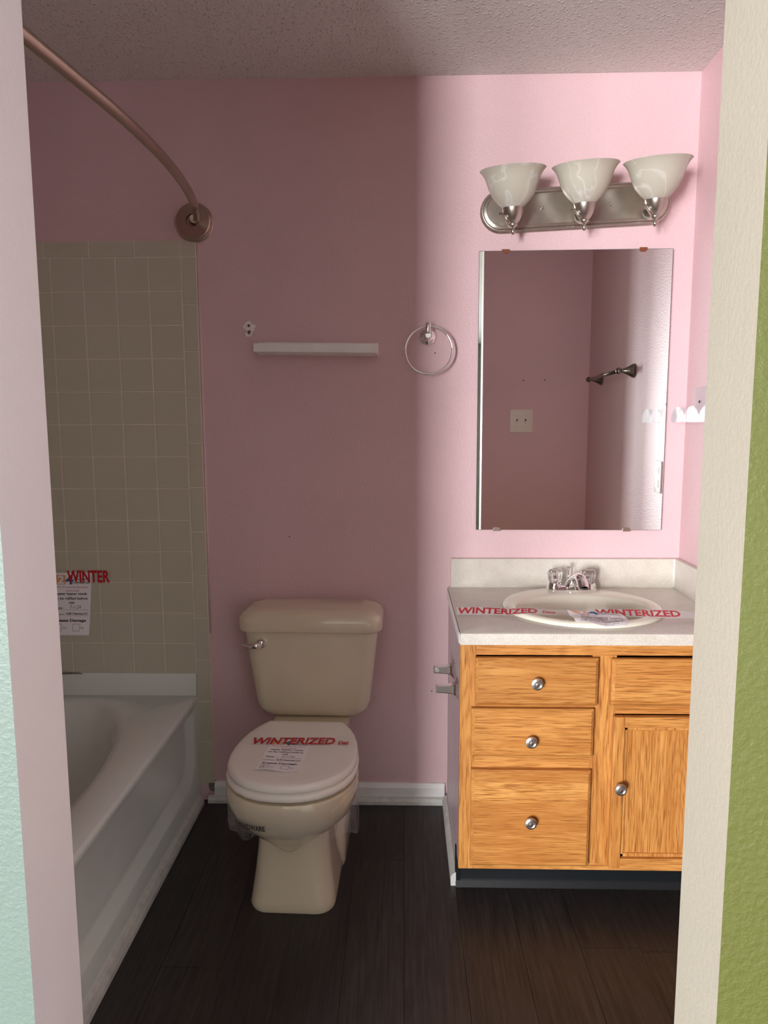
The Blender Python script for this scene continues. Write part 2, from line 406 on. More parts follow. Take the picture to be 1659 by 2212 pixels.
for c in range(5): place(tcorner, 'edge_tile', -.152*(c+1)+g_/2, ZT+13*T+g_/2, wall_back)
place(tc_, 'edge_tile', g_/2, ZT+13*T+g_/2, wall_back)
for k in range(12): place(tside, 'edge_tile', g_/2, ZT+13*T-.152*(k+1)+g_/2, wall_back)
mk('caulk_line', *tube([(TB+.003, -.002, ZT+13*T+.052), (TB+.004, -.002, 1.2), (TB+.003, -.002, .62)], [.0035, .0045, .003], 8), 'caulk', wall_back, smooth=True)
# tile on the tub's long wall and the wall over its head, out of the photograph: one piece each
def tile_field(name, parent, fn):
    gs = []
    for r in range(13):
        for c in range(13):
            gs.append(fn(boxg(c*T+g_, (c+1)*T-g_, -.0075, -.001, ZT+T*r+g_, ZT+T*(r+1)-g_)))
    o = mk(name, *merge(*gs), 'tile', parent); o['kind'] = 'stuff'
tile_field('tile_field', wall_left, lambda g: ([Vector((XL-v.y, -v.x-.01, v.z)) for v in g[0]], g[1]))
# damage at the bottom of the tile edge, behind the toilet
dm = [(.028, .062), (.036, .072), (.05, .076), (.062, .07), (.07, .06), (.09, .064), (.098, .058), (.086, .048), (.074, .042), (.088, .037), (.082, .034), (.05, .034), (.036, .036), (.03, .045)]
mk('torn_patch', [(x, -.0035, z) for x, z in dm] + [(x, 0, z) for x, z in dm], [list(range(14))]+[[k, (k+1) % 14, 14+(k+1) % 14, 14+k] for k in range(14)], 'hole', wall_back)

# baseboards
def extr(prof, y=None, x0=0, x1=1, axis='x'):
    n = len(prof)
    if axis == 'x': r = [[(x, a_, b_) for a_, b_ in prof] for x in (x0, x1)]
    else: r = [[(a_, yy, b_) for a_, b_ in prof] for yy in (x0, x1)]
    return loft(r)
bb = st(mk('baseboard_back', *extr([(0, 0), (-.013, 0), (-.013, .058), (-.009, .066), (-.006, .073), (0, .073)], x0=.052, x1=.876), 'white'))
mk('shoe_moulding', *extr([(-.013, 0), (-.026, 0), (-.026, .012), (-.022, .022), (-.013, .026)], x0=.03, x1=.876), 'dirtywhite', bb)
trim = st(mk('trim_1', *extr([(-.002, 0), (.018, 0), (.0175, .014), (.011, .03), (.001, .034), (-.002, .034)], x0=YF, x1=-.028, axis='y'), 'dirtywhite'))
tag(trim, 'white strip along the foot of the bathtub')

# ------------------------------------------------------------------ bathtub
ZR = .395
tub = thing('bathtub', 'white built-in bathtub along the left wall', 'bathtub', (-.38, -.75, 0))
NB = 72; A_, B_ = .285, .67; CX, CY = -.395, -.75
def tub_ring(a, b, z, n=2.3, cx=CX, cy=CY): return sup(cx, cy, a, b, z, n, NB)
def outer_ring(z, x1, ins=0):   # ray-cast of the basin angles on to the rectangle
    pts = []
    x0_, y0_, y1_ = XL+.001+ins, YF+.001+ins, -.001-ins; x1 -= ins
    for p in tub_ring(A_, B_, z):
        dx, dy = p[0]-CX, p[1]-CY; ts = []
        if dx > 1e-9: ts.append((x1-CX)/dx)
        if dx < -1e-9: ts.append((x0_-CX)/dx)
        if dy > 1e-9: ts.append((y1_-CY)/dy)
        if dy < -1e-9: ts.append((y0_-CY)/dy)
        t = min(ts); pts.append((CX+dx*t, CY+dy*t, z))
    # snap the nearest points to the corners
    for cxn, cyn in ((x0_, y0_), (x0_, y1_), (x1, y0_), (x1, y1_)):
        k = min(range(NB), key=lambda q: (pts[q][0]-cxn)**2+(pts[q][1]-cyn)**2); pts[k] = (cxn, cyn, z)
    return pts
rings = [outer_ring(ZR-.014, 0.0), outer_ring(ZR-.005, 0.0, .0015), outer_ring(ZR, 0.0, .006),
         tub_ring(A_+.02, B_+.02, ZR), tub_ring(A_+.006, B_+.006, ZR-.003), tub_ring(A_-.006, B_-.008, ZR-.014), tub_ring(A_-.02, B_-.03, ZR-.06),
         tub_ring(A_-.035, B_-.06, ZR-.17), tub_ring(A_-.055, B_-.10, ZR-.26), tub_ring(A_-.09, B_-.15, ZR-.305), tub_ring(A_-.17, B_-.3, ZR-.32)]
mk('basin', *loft(rings, False, True), 'tub', tub, smooth=True, autosm=60)
# apron with a recessed panel
def apron():
    bm = bmesh.new()
    y0, y1 = YF+.001, -.001; zb, zt = .001, ZR-.014
    V, Fc = [], []
    # outline of the recess (rounded far corner), outer rect -> recess lip -> panel
    def recess(ins, x):
        r = .10-ins*.6; a0, a1, b0, b1 = y0+.03+ins, y1-.055-ins, .10+ins*1.25, ZR-.03-ins*.6
        pts = []
        for (cy, cz_, s) in ((a1-r, b1-.02, 0), (a0+r, b1-.02, 90), (a0+r, b0+r, 180), (a1-r, b0+r, 270)):
            rr = .02 if s < 180 else r
            cyy = (a1-rr) if s in (0, 270) else (a0+rr)
            for k in range(9):
                t = math.radians(s+90*k/8); pts.append((x, cyy+rr*math.cos(t), cz_+rr*math.sin(t)))
        return pts
    rec0 = recess(0, 0.0); n = len(rec0)
    cyc, czc = (y0+y1)/2, .24; out = []
    for p in rec0:
        dy, dz = p[1]-cyc, p[2]-czc; ts = []
        if dy > 0: ts.append((y1-cyc)/dy)
        if dy < 0: ts.append((y0-cyc)/dy)
        if dz > 0: ts.append((zt-czc)/dz)
        if dz < 0: ts.append((zb-czc)/dz)
        t = min(ts); out.append((0.0, cyc+dy*t, czc+dz*t))
    for cyn, czn in ((y0, zb), (y0, zt), (y1, zb), (y1, zt)):
        k = min(range(n), key=lambda q: (out[q][1]-cyn)**2+(out[q][2]-czn)**2); out[k] = (0.0, cyn, czn)
    back = [(-.06, p[1], p[2]) for p in out]
    return loft([back, out, rec0, recess(.006, -.003), recess(.03, -.02), recess(.04, -.0225)], False, True)
mk('apron', *apron(), 'tub', tub, smooth=True, autosm=50)
mk('wall_flange', *boxg(XL+.001, -.001, -.011, -.0005, ZR-.002, ZT+.001, .003, 2), 'tub', tub, smooth=True, autosm=50)
mk('joint_stain', *tube([(XL+.02, -.011, ZT), (-.46, -.011, ZT-.001), (-.42, -.0115, ZT), (-.405, -.011, ZT-.002)], [.003, .004, .003, .0015], 6), 'hole', tub, smooth=True)

# ------------------------------------------------------------------ curved shower rod
rod = thing('curved_shower_rod', 'curved bronze-toned shower curtain rod above the bathtub', 'shower rod', (.046, 0, 2.0))
RZ = 2.0
RPT = [(.16, .0), (0, .050), (-.096, .080), (-.268, .115), (-.468, .133), (-.636, .134), (-.827, .122), (-1.0, .101), (-1.2, .076), (-1.5, .048), (-1.66, .02)]
def rodp(y):
    for k in range(1, len(RPT)-2):
        if RPT[k][0] >= y >= RPT[k+1][0]:
            (ya, pa), (y0, p0), (y1, p1), (yb, pb) = RPT[k-1:k+3]
            h = y1-y0; t = (y-y0)/h; m0 = (p1-pa)/(y1-ya)*h; m1 = (pb-p0)/(yb-y0)*h
            return ((2*t**3-3*t*t+1)*p0+(t**3-2*t*t+t)*m0+(-2*t**3+3*t*t)*p1+(t**3-t*t)*m1, y, RZ)
ys = [-.02-.012*i for i in range(10)] + [-.14-i*.04 for i in range(33)]
ys = [y for y in ys if y > -1.40] + [-1.42, -1.45, -1.48]
mk('inner_tube', *tube([rodp(y) for y in ys if y > -.24], .0098, 16), 'nickel_dark', rod, smooth=True)
mid = [y for y in ys if -1.27 < y < -.17]
mk('outer_tube', *tube([rodp(y) for y in mid], .0128, 18), 'nickel_dark', rod, smooth=True)
mk('inner_tube', *tube([rodp(y) for y in ys if y < -1.2], .0098, 16), 'nickel_dark', rod, smooth=True)
fl = [(.001, 0), (.062, 0), (.063, -.006), (.0605, -.009), (.0605, -.014), (.0575, -.016), (.0570, -.022), (.0535, -.026), (.022, -.028), (.020, -.020), (.001, -.020)]
mk('flange', *lathe(fl, 40, (.048, 0, RZ), 'y'), 'nickel_dark', rod, smooth=True, autosm=35)
mk('flange', *lathe([(r, -h+YF) for r, h in fl], 40, (.048, 0, RZ), 'y'), 'nickel_dark', rod, smooth=True, autosm=35)
mk('collar', *tube([(.05, -.018, RZ), (.054, -.034, RZ+.001), (.058, -.046, RZ+.001)], [.0145, .0145, .0135], 18), 'nickel_dark', rod, smooth=True, autosm=40)

# ------------------------------------------------------------------ toilet (local axes: origin on the floor at the back wall)
toi = thing('toilet', 'bone-coloured two-piece toilet with a white seat', 'toilet', (.4335, 0, 0), (0, 0, math.radians(-1.7)))
tk = [(.386, .12, -.150), (.389, .150, -.163), (.398, .172, -.172), (.415, .184, -.178), (.44, .190, -.181), (.55, .203, -.190), (.69, .219, -.205)]
mk('tank', *loft([rrect(hw, yf, -.014, .045, z) for z, hw, yf in tk]), 'bone', toi, smooth=True, world=False, autosm=60)
ld = [(.684, .222, -.209), (.686, .230, -.220), (.692, .233, -.224), (.714, .2335, -.2245), (.728, .230, -.221), (.741, .221, -.211), (.749, .207, -.196), (.752, .18, -.17)]
lid_t = mk('tank_lid', *loft([rrect(hw, yf, -.010 - (.0 if i < 5 else (i-4)*.006), .05, z, 8) for i, (z, hw, yf) in enumerate(ld)]), 'bone', toi, smooth=True, world=False, autosm=60)
# flush lever
lev = mk('flush_lever', *lathe([(.001, -.218), (.012, -.217), (.016, -.212), (.018, -.204), (.018, -.196)], 24, (-.155, 0, .645), 'y'), 'chrome', toi, smooth=True, world=False, autosm=40)
mk('lever_arm', *tube([(-.153, -.222, .646), (-.170, -.228, .645), (-.188, -.229, .646), (-.205, -.228, .649), (-.214, -.227, .650)], [.010, .0105, .0075, .0045, .003], 12), 'chrome', lev, smooth=True, world=False)
# bowl: pedestal column and bowl body in one surface part
EGG = [(-.28, .116), (-.30, .130), (-.33, .146), (-.37, .161), (-.42, .173), (-.47, .179), (-.52, .1795), (-.57, .172), (-.61, .155), (-.645, .128), (-.67, .095), (-.685, .058), (-.691, .022)]
def egg_ring(z, s=1.0, dy=0.0, front=0.0, pin=-.47, wid=1.0):
    pts = [(hw*s*wid, pin+(y-pin)*s+dy, z) for y, hw in EGG] + [(-hw*s*wid, pin+(y-pin)*s+dy, z) for y, hw in EGG[::-1]]
    return pts
ped = [(0, .118, -.595, .05), (.012, .121, -.598, .05), (.03, .118, -.594, .055), (.10, .109, -.583, .06), (.17, .102, -.575, .06), (.23, .098, -.570, .06), (.30, .098, -.565, .06)]
foot = [(0, .125, -.40, .05), (.012, .128, -.402, .05), (.08, .128, -.402, .05), (.12, .124, -.395, .05), (.155, .105, -.375, .05), (.17, .06, -.34, .05)]
bw = [(.372, 1.0, 0, 1.0), (.362, 1.02, -.002, 1.0), (.34, 1.02, -.002, 1.0), (.315, 1.0, 0, .995), (.285, .96, .004, .965), (.258, .90, .010, .87), (.237, .84, .014, .78), (.218, .77, .014, .64), (.203, .70, .010, .49), (.193, .64, .004, .35), (.188, .56, .0, .20)]
g = merge(loft([rrect(hw, yf, -.20, r, z, 8) for z, hw, yf, r in ped]), loft([rrect(hw, yf, -.16, r, z, 8) for z, hw, yf, r in foot]),
          loft([[(x*1.0, y-.006, z) for x, y, z in egg_ring(z, s, dy, wid=wd)] for z, s, dy, wd in bw]),
          loft([rrect(hw, -.34, -.03, .05, z, 6) for z, hw in ((.30, .08), (.335, .115), (.35, .122), (.384, .122))]))
mk('bowl', *g, 'bone', toi, smooth=True, world=False, autosm=55)
mk('bolt_cap', *lathe([(.001, .016), (.007, .014), (.011, .006), (.012, 0)], 14, (.112, -.345, .15), 'z'), 'hole', toi, smooth=True, world=False)
seat_r = [(.379, .985), (.381, 1.01), (.388, 1.02), (.396, 1.012), (.3985, .99)]
mk('seat', *loft([egg_ring(z, s, -.004) for z, s in seat_r]), 'seat', toi, smooth=True, world=False, autosm=60)
lid_r = [(.401, .975), (.4025, .995), (.409, 1.004), (.417, .996), (.4215, .978), (.423, .95), (.4235, .85), (.424, .4)]
mk('lid', *loft([egg_ring(z, s, 0) for z, s in lid_r]), 'seat', toi, smooth=True, world=False, autosm=60)
for s in (-1, 1):
    mk('hinge', *lathe([(.001, -.022), (.012, -.022), (.013, -.018), (.013, .018), (.012, .022), (.001, .022)], 16, (s*.075, -.262, .396), 'x'), 'seat', toi, smooth=True, world=False, autosm=40)
    pass
# clear plastic film hanging round the bowl
def film():
    V, Fc = [], []; n, mrows = 44, 9
    th = [math.radians(-62+304*k/n - 90) for k in range(n+1)]
    random.seed(3)
    for k in range(n+1):
        u_ = k/n
        t = math.radians(150 + 240*u_)            # from the left side round the front to the right side
        ex, ey = math.cos(t), math.sin(t)
        px = .184*math.copysign(abs(ex)**.9, ex); py = -.50 + .214*math.copysign(abs(ey)**.95, ey)
        drop = .118+.035*math.sin(u_*9+.5)+.02*math.sin(u_*23) + (.055 if u_ < .16 else 0)*(1-u_/.16 if u_ < .16 else 0)
        flare = .022*math.sin(u_*17)+.012 + (.035*(1-u_/.3) if u_ < .3 else 0)
        for r in range(mrows+1):
            q = r/mrows; fz = .372-drop*q
            sc_ = 1+ (flare*q*q - .10*q*(1 if .25 < u_ < .8 else .25))
            V.append((px*sc_, -.47+(py+.47)*sc_-.004, fz))
    for k in range(n):
        for r in range(mrows):
            a_ = k*(mrows+1)+r; Fc.append([a_, a_+1, a_+mrows+2, a_+mrows+1])
    return V, Fc
fv = film()
bag = thing('plastic_film', 'clear plastic film with black lettering hanging around the toilet bowl', 'plastic film', (.4335, 0, 0), (0, 0, math.radians(-1.7)))
o = mk('film', *fv, 'bag', bag, smooth=True, world=False)
random.seed(11)
EO = [(0, -.6925)] + [(-hw, y) for y, hw in EGG[::-1]]
def egg_pt(arc):
    for (x0, y0), (x1, y1) in zip(EO, EO[1:]):
        d = math.hypot(x1-x0, y1-y0)
        if arc <= d: return x0+(x1-x0)*arc/d, y0+(y1-y0)*arc/d
        arc -= d
    return EO[-1]
def on_bag(g, arc0, z0):   # letters on the film along the left front of the bowl, reading towards the front
    V = []
    for v in g[0]:
        z = z0+v.y+v.x*.10; x_, y_ = egg_pt(arc0-v.x); k = 1.035-max(0, .33-z)*1.0
        V.append((x_*k, -.47+(y_+.47)*k-.010, z))
    return V, g[1]
lts = [on_bag(text_geo('F HARDWARE', width=.098, height=.0165, bold=.02), .138, .293), on_bag(text_geo('LY', height=.0165, bold=.02), .108, .268)]
for lt in lts: mk('lettering', *lt, 'ink_black', bag, world=False)

# ------------------------------------------------------------------ vanity cabinet
VX0, VX1, VY = .883, XR-.001, -.535
van = thing('vanity_cabinet', 'honey oak vanity cabinet with three drawers and a panel door', 'cabinet', (1.275, -.27, 0))
box('side_panel', VX0+.001, VX0+.014, VY+.02, -.045, .10, .756, 'side', van)
box('scribe_strip', VX0+.003, VX0+.016, -.030, -.001, .075, .756, 'oak_dark', van)
box('gap', VX0+.006, VX0+.02, -.046, -.029, .075, .755, 'void', van)
box('carcass', VX0+.014, VX1, VY+.021, -.001, .10, .62, 'oak_dark', van)
def fr(name, x0, x1, z0, z1, mat): box(name, x0, x1, VY, VY+.021, z0, z1, mat, van, bevel=.0008, seg=1)
fr('stile', VX0, .926, .10, .757, 'oak_v'); fr('stile', 1.240, 1.305, .12, .722, 'oak_v'); fr('stile', 1.630, VX1, .10, .757, 'oak_v')
fr('rail', .926, 1.630, .722, .757, 'oak_h'); fr('rail', .926, 1.240, .572, .60, 'oak_h'); fr('rail', 1.305, 1.630, .558, .59, 'oak_h')
fr('rail', .926, 1.240, .398, .446, 'oak_h'); fr('rail', .926, 1.630, .10, .12, 'oak_h')
def knob(parent, x, z, y=VY-.019):
    pr = [(.001, 0), (.0075, 0), (.0065, -.004), (.0055, -.010), (.008, -.014), (.0155, -.017), (.0168, -.020), (.0160, -.0235), (.0125, -.0245), (.0115, -.0225), (.0085, -.0235), (.006, -.0265), (.001, -.0275)]
    mk('knob', *lathe([(r*.98, y+h) for r, h in pr], 28, (x, 0, z), 'y'), 'satin', parent, smooth=True, autosm=30)
def front(name, x0, x1, z0, z1, mat, kx=None, kz=None, yoff=0):
    yb, yf = VY-.0008, VY-.0215+yoff; c = .008
    r = [[(x0, yb, z0), (x1, yb, z0), (x1, yb, z1), (x0, yb, z1)], [(x0, yf+.006, z0), (x1, yf+.006, z0), (x1, yf+.006, z1), (x0, yf+.006, z1)],
         [(x0+.002, yf+.0045, z0+.002), (x1-.002, yf+.0045, z0+.002), (x1-.002, yf+.0045, z1-.002), (x0+.002, yf+.0045, z1-.002)],
         [(x0+c, yf, z0+c), (x1-c, yf, z0+c), (x1-c, yf, z1-c), (x0+c, yf, z1-c)]]
    d = mk(name, *loft(r), mat, van)
    if kx: knob(d, kx, kz)
    return d
front('drawer', .923, 1.252, .587, .719, 'oak_d', 1.085, .655)
front('drawer', .914, 1.244, .441, .577, 'oak_h', 1.073, .492)
front('drawer', .915, 1.241, .121, .402, 'oak_h2', 1.076, .260)
front('false_front', 1.288, 1.648, .587, .717, 'oak_h')
# door: stiles, rails and a recessed panel
dx0, dx1, dz0, dz1, yf = 1.298, 1.648, .117, .556, VY-.019
door = box('door', dx0+.04, dx1-.04, VY-.0055, VY-.0008, dz0+.03, dz1-.03, 'oak_p', van)
box('door_stile', dx0, dx0+.030, yf, VY-.001, dz0, dz1, 'oak_v', door, bevel=.0025)
box('door_stile', dx1-.030, dx1, yf, VY-.001, dz0, dz1, 'oak_v', door, bevel=.0025)
box('door_rail', dx0+.030, dx1-.030, yf, VY-.001, dz1-.030, dz1, 'oak_h', door, bevel=.0025)
box('door_rail', dx0+.030, dx1-.030, yf, VY-.001, dz0, dz0+.030, 'oak_h', door, bevel=.0025)
bd = merge(boxg(dx0+.030, dx0+.041, VY-.010, VY-.004, dz0+.03, dz1-.03, .002, 1), boxg(dx1-.041, dx1-.030, VY-.010, VY-.004, dz0+.03, dz1-.03, .002, 1),
           boxg(dx0+.03, dx1-.03, VY-.010, VY-.004, dz1-.041, dz1-.030, .002, 1), boxg(dx0+.03, dx1-.03, VY-.010, VY-.004, dz0+.030, dz0+.041, .002, 1))
mk('panel_bead', *bd, 'oak_v', door)
knob(door, 1.316, .360)
mk('toe_kick', *extr([(-.458, .0), (-.4735, .0), (-.4715, .006), (-.466, .014), (-.464, .024), (-.464, .0995), (-.458, .0995)], x0=VX0-.002, x1=VX1), 'cove', van, smooth=True, autosm=50)
box('toe_side', VX0-.003, VX0+.012, -.4655, -.445, .002, .118, 'cove', van)
box('side_base', VX0, VX0+.012, -.445, -.03, .0, .10, 'side', van)
bs = st(mk('trim_2', *extr([(VX0-.001, 0), (VX0-.016, 0), (VX0-.016, .026), (VX0-.012, .036), (VX0-.001, .042)], x0=-.466, x1=-.028, axis='y'), 'dirtywhite'))
tag(bs, 'white strip along the foot of the vanity side')

# ------------------------------------------------------------------ countertop, sink, faucet
ZCN = .79; CY0, CX0 = -.5576, .880
SX, SY, SA, SB, SROT = 1.267, -.292, .2355, .222, math.radians(-2)
ct = thing('countertop', 'off-white speckled laminate countertop with backsplash on the vanity', 'countertop', (1.27, -.28, .755))
NS = 72
def rect_ring(z, ins):
    x0, x1, y0, y1 = CX0+ins, XR-.001, CY0+ins, -.001; pts = []
    for p in sup(SX, SY, SA-.03, SB-.03, z, 2, NS, SROT):
        dx, dy = p[0]-SX, p[1]-SY; ts = []
        if dx > 1e-9: ts.append((x1-SX)/dx)
        if dx < -1e-9: ts.append((x0-SX)/dx)
        if dy > 1e-9: ts.append((y1-SY)/dy)
        if dy < -1e-9: ts.append((y0-SY)/dy)
        t = min(ts); pts.append((SX+dx*t, SY+dy*t, z))
    for a_, b_ in ((x0, y0), (x0, y1), (x1, y0), (x1, y1)):
        k = min(range(NS), key=lambda q: (pts[q][0]-a_)**2+(pts[q][1]-b_)**2); pts[k] = (a_, b_, z)
    return pts
mk('worktop', *loft([sup(SX, SY, SA-.03, SB-.03, .757, 2, NS, SROT), rect_ring(.757, .0), rect_ring(ZCN-.010, 0), rect_ring(ZCN-.003, .002), rect_ring(ZCN, .009), sup(SX, SY, SA-.03, SB-.03, ZCN, 2, NS, SROT)], False, False, True), 'laminate', ct, smooth=True, autosm=35)
box('backsplash', CX0+.012, XR-.001, -.021, -.001, ZCN-.001, .889, 'laminate', ct, bevel=.002)
box('side_splash', XR-.021, XR-.001, -.53, -.022, ZCN-.001, .889, 'laminate', ct, bevel=.002)
mk('caulk', *merge(tube([(XR-.022, -.022, ZCN), (XR-.022, -.022, .889)], .003, 8), tube([(XR-.022, -.022, ZCN+.001), (XR-.022, -.50, ZCN+.001)], .003, 8)), 'white', ct, smooth=True)
mk('end_cap', *boxg(CX0-.0022, CX0-.0004, CY0+.012, -.02, .757, ZCN-.003, .0006, 1), 'white', ct)

snk = thing('bathroom_sink', 'oval ivory drop-in sink set into the countertop', 'sink', (SX, SY, ZCN))
def sr(da, db, z, dy=0, n=2.0): return sup(SX, SY+dy, SA+da, SB+db, z, n, NS, SROT)
rg = [sr(0, 0, ZCN+.0005), sr(.001, .001, ZCN+.004), sr(-.003, -.003, ZCN+.010), sr(-.010, -.010, ZCN+.0135), sr(-.022, -.028, ZCN+.0135, -.006), sr(-.032, -.056, ZCN+.011, -.027),
      sr(-.038, -.066, ZCN+.004, -.033), sr(-.043, -.072, ZCN-.012, -.034), sr(-.055, -.080, ZCN-.05, -.034), sr(-.08, -.10, ZCN-.10, -.03), sr(-.12, -.13, ZCN-.135, -.02), sr(-.18, -.175, ZCN-.15, -.01), sr(-.21, -.197, ZCN-.152, -.005)]
mk('basin', *loft(rg, False, True), 'sink', snk, smooth=True)
mk('drain', *lathe([(.001, .003), (.016, .003), (.021, .002), (.022, 0)], 24, (SX, SY-.005, ZCN-.1525), 'z'), 'chrome', snk, smooth=True)

FX, FY, FZ = 1.282, -.098, ZCN+.0125
fau = thing('faucet', 'chrome centerset faucet with two clear acrylic knobs', 'faucet', (FX, FY, FZ))
def pill(hx, hy, z, n=10):
    pts = []
    for s, a0 in ((1, -90), (-1, 90)):
        for k in range(n+1):
            t = math.radians(a0+180*k/n); pts.append((FX+s*(hx-hy)+hy*math.cos(t), FY+hy*math.sin(t), z))
    return pts
mk('base', *loft([pill(.081, .027, FZ), pill(.082, .028, FZ+.003), pill(.079, .026, FZ+.007), pill(.077, .0245, FZ+.012), pill(.070, .019, FZ+.0145)]), 'chrome', fau, smooth=True, autosm=45)
for s in (-1, 1):
    hx = FX+s*.0535
    pd = mk('knob_post', *lathe([(.027, FZ+.004), (.0265, FZ+.010), (.0245, FZ+.020), (.0235, FZ+.0235), (.001, FZ+.0235)], 28, (hx, FY, 0), 'z'), 'chrome', fau, smooth=True, autosm=40)
    rings = []
    for r, z, fl_ in ((.015, .0245, 0), (.0195, .025, .4), (.0215, .034, 1), (.0235, .048, 1), (.0245, .055, .6), (.0235, .061, .3), (.019, .065, 0), (.011, .0665, 0), (.008, .0645, 0)):
        rings.append([(hx+(r*(1+.045*fl_*math.cos(14*t)))*math.cos(t), FY+(r*(1+.045*fl_*math.cos(14*t)))*math.sin(t), FZ+z) for t in [2*PI*k/112 for k in range(112)]])
    mk('knob', *loft(rings), 'acrylic', fau, smooth=True, autosm=60)
    mk('knob_core', *lathe([(.005, FZ+.0235), (.0065, FZ+.03), (.0065, FZ+.048), (.001, FZ+.049)], 12, (hx, FY, 0), 'z'), 'chrome', fau, smooth=True)
sp = [(FX+.002, FY-.002, FZ+.010), (FX+.003, FY-.012, FZ+.026), (FX+.005, FY-.032, FZ+.043), (FX+.008, FY-.058, FZ+.053), (FX+.010, FY-.082, FZ+.050), (FX+.012, FY-.10, FZ+.038), (FX+.013, FY-.106, FZ+.028)]
mk('spout', *tube(sp, [.017, .0175, .0155, .0145, .015, .0155, .0155], 20, True, [1.6, 1.3, 1.15, 1.2, 1.2, 1.15, 1.05]), 'chrome', fau, smooth=True, autosm=60)
mk('aerator', *lathe([(.0135, 0), (.0135, .004), (.010, .004), (.009, .0)], 18, (FX+.013, FY-.106, FZ+.0265), 'z'), 'dark', fau, smooth=True)
lr = mk('lift_rod', *tube([(FX-.006, FY+.016, FZ+.012), (FX-.006, FY+.017, FZ+.062)], .0024, 10), 'chrome', fau, smooth=True)
mk('rod_knob', *lathe([(.001, .062), (.003, .062), (.0045, .067), (.0068, .072), (.0068, .0745), (.001, .0755)], 18, (FX-.006, FY+.017, FZ), 'z'), 'chrome', lr, smooth=True, autosm=50)

# ------------------------------------------------------------------ toilet paper holder arms on the cabinet side
def tp_arm(y, label, hole):
    x0 = VX0+.001; z = .612
    r = thing('paper_holder_arm', label, 'paper holder', (x0, y, z), (0, 0, 0), 'chrome toilet paper holder arms')
    rings = []
    for dx, hz, hy in ((0, .026, .020), (-.003, .026, .020), (-.006, .0235, .018), (-.010, .018, .0145), (-.016, .0135, .0125), (-.022, .0118, .0118), (-.04, .0108, .0108), (-.060, .0100, .0100), (-.064, .0096, .0096), (-.065, .008, .008)):
        c_ = .0022
        rings.append([(x0+dx, y+a_, z+b_) for a_, b_ in ((-hy+c_, -hz), (hy-c_, -hz), (hy, -hz+c_), (hy, hz-c_), (hy-c_, hz), (-hy+c_, hz), (-hy, hz-c_), (-hy, -hz+c_))])
    o = mk('arm', *loft(rings), 'chrome', r)
    s = -1 if hole else 1
    mk('roller_socket', *lathe([(.006, s*.0104), (.006, s*.0112), (.0042, s*.0112), (.004, s*.0105), (.001, s*.0105)], 18, (x0-.054, y, z), 'y'), 'satin', r, smooth=True, autosm=40)
tp_arm(-.338, 'chrome toilet paper holder arm with roller socket, farther one on the vanity side', True)
tp_arm(-.495, 'chrome toilet paper holder arm nearer the oak drawers on the vanity side', False)

# ------------------------------------------------------------------ mirror
TILT = .0183
mir = thing('wall_mirror', 'frameless rectangular wall mirror held by clips above the sink', 'mirror', (.976, -.0015, .987), (0, 0, -TILT))
MW, MH = .620, .914
mk('glass', *boxg(0, MW, -.006, -.001, 0, MH), 'mirror_edge', mir, world=False)
mk('silvering', *boxg(.0012, MW-.0012, -.0064, -.0059, .0012, MH-.0012), 'mirror', mir, world=False)
for u_, z, mt, s in ((.085, MH, 'clip_brown', 1), (.525, MH, 'clip_brown', 1), (.070, 0, 'nickel_dark', -1), (.505, 0, 'nickel_dark', -1)):
    d = -s*.009
    pf = [(u_-.012, z+s*.004), (u_+.012, z+s*.004), (u_+.012, z+d*.6), (u_+.007, z+d), (u_-.007, z+d), (u_-.012, z+d*.6)]
    mk('clip', [(a_, -.0095, b_) for a_, b_ in pf]+[(a_, -.0064, b_) for a_, b_ in pf], [list(range(6)), list(range(11, 5, -1))]+[[k, (k+1) % 6, 6+(k+1) % 6, 6+k] for k in range(6)], mt, mir, world=False)

# ------------------------------------------------------------------ vanity light with three alabaster shades
LT = thing('vanity_light', 'brushed nickel three-light vanity fixture with alabaster glass shades', 'light fixture', (1.281, 0, 2.033), (0, math.radians(-2.6), 0))
def pillz(hx, hz, y, n=14):
    pts = []
    for s, a0 in ((1, -90), (-1, 90)):
        for k in range(n+1):
            t = math.radians(a0+180*k/n); pts.append((s*(hx-hz)+hz*math.cos(t), y, hz*math.sin(t)))
    return pts
HXP, HZP = .304, .068
mk('backplate', *loft([pillz(HXP, HZP, -.0005), pillz(HXP, HZP, -.008), pillz(HXP-.004, HZP-.004, -.013), pillz(HXP-.010, HZP-.010, -.014), pillz(HXP-.011, HZP-.011, -.021), pillz(HXP-.019, HZP-.019, -.024), pillz(HXP-.021, HZP-.021, -.020)]), 'nickel', LT, smooth=True, world=False, autosm=30)
# rope edge
def rope():
    path = []; hx, hz = HXP-.0075, HZP-.0075; L1 = 2*(hx-hz); arc = PI*hz; tot = 2*(L1+arc); n = 440
    for i in range(n):
        s = tot*i/n
        if s < L1: p = (-(hx-hz)+s, -hz, (1, 0))
        elif s < L1+arc:
            t = -PI/2+(s-L1)/hz; p = ((hx-hz)+hz*math.cos(t), hz*math.sin(t), (-math.sin(t), math.cos(t)))
        elif s < 2*L1+arc: p = ((hx-hz)-(s-L1-arc), hz, (-1, 0))
        else:
            t = PI/2+(s-2*L1-arc)/hz; p = (-(hx-hz)+hz*math.cos(t), hz*math.sin(t), (-math.sin(t), math.cos(t)))
        path.append((p, s))
    rings = []
    for (x, z, (tx, tz)), s in path:
        nx, nz = tz, -tx; ring = []
        for k in range(8):
            a_ = 2*PI*k/8; r = .0042*(1+.22*math.cos(2*(a_ - s*2*PI/.014)))
            ring.append((x+nx*r*math.cos(a_), -.0155+r*math.sin(a_), z+nz*r*math.cos(a_)))
        rings.append(ring)
    return loft(rings, False, False, True)
mk('rope_trim', *rope(), 'nickel', LT, smooth=True, world=False)
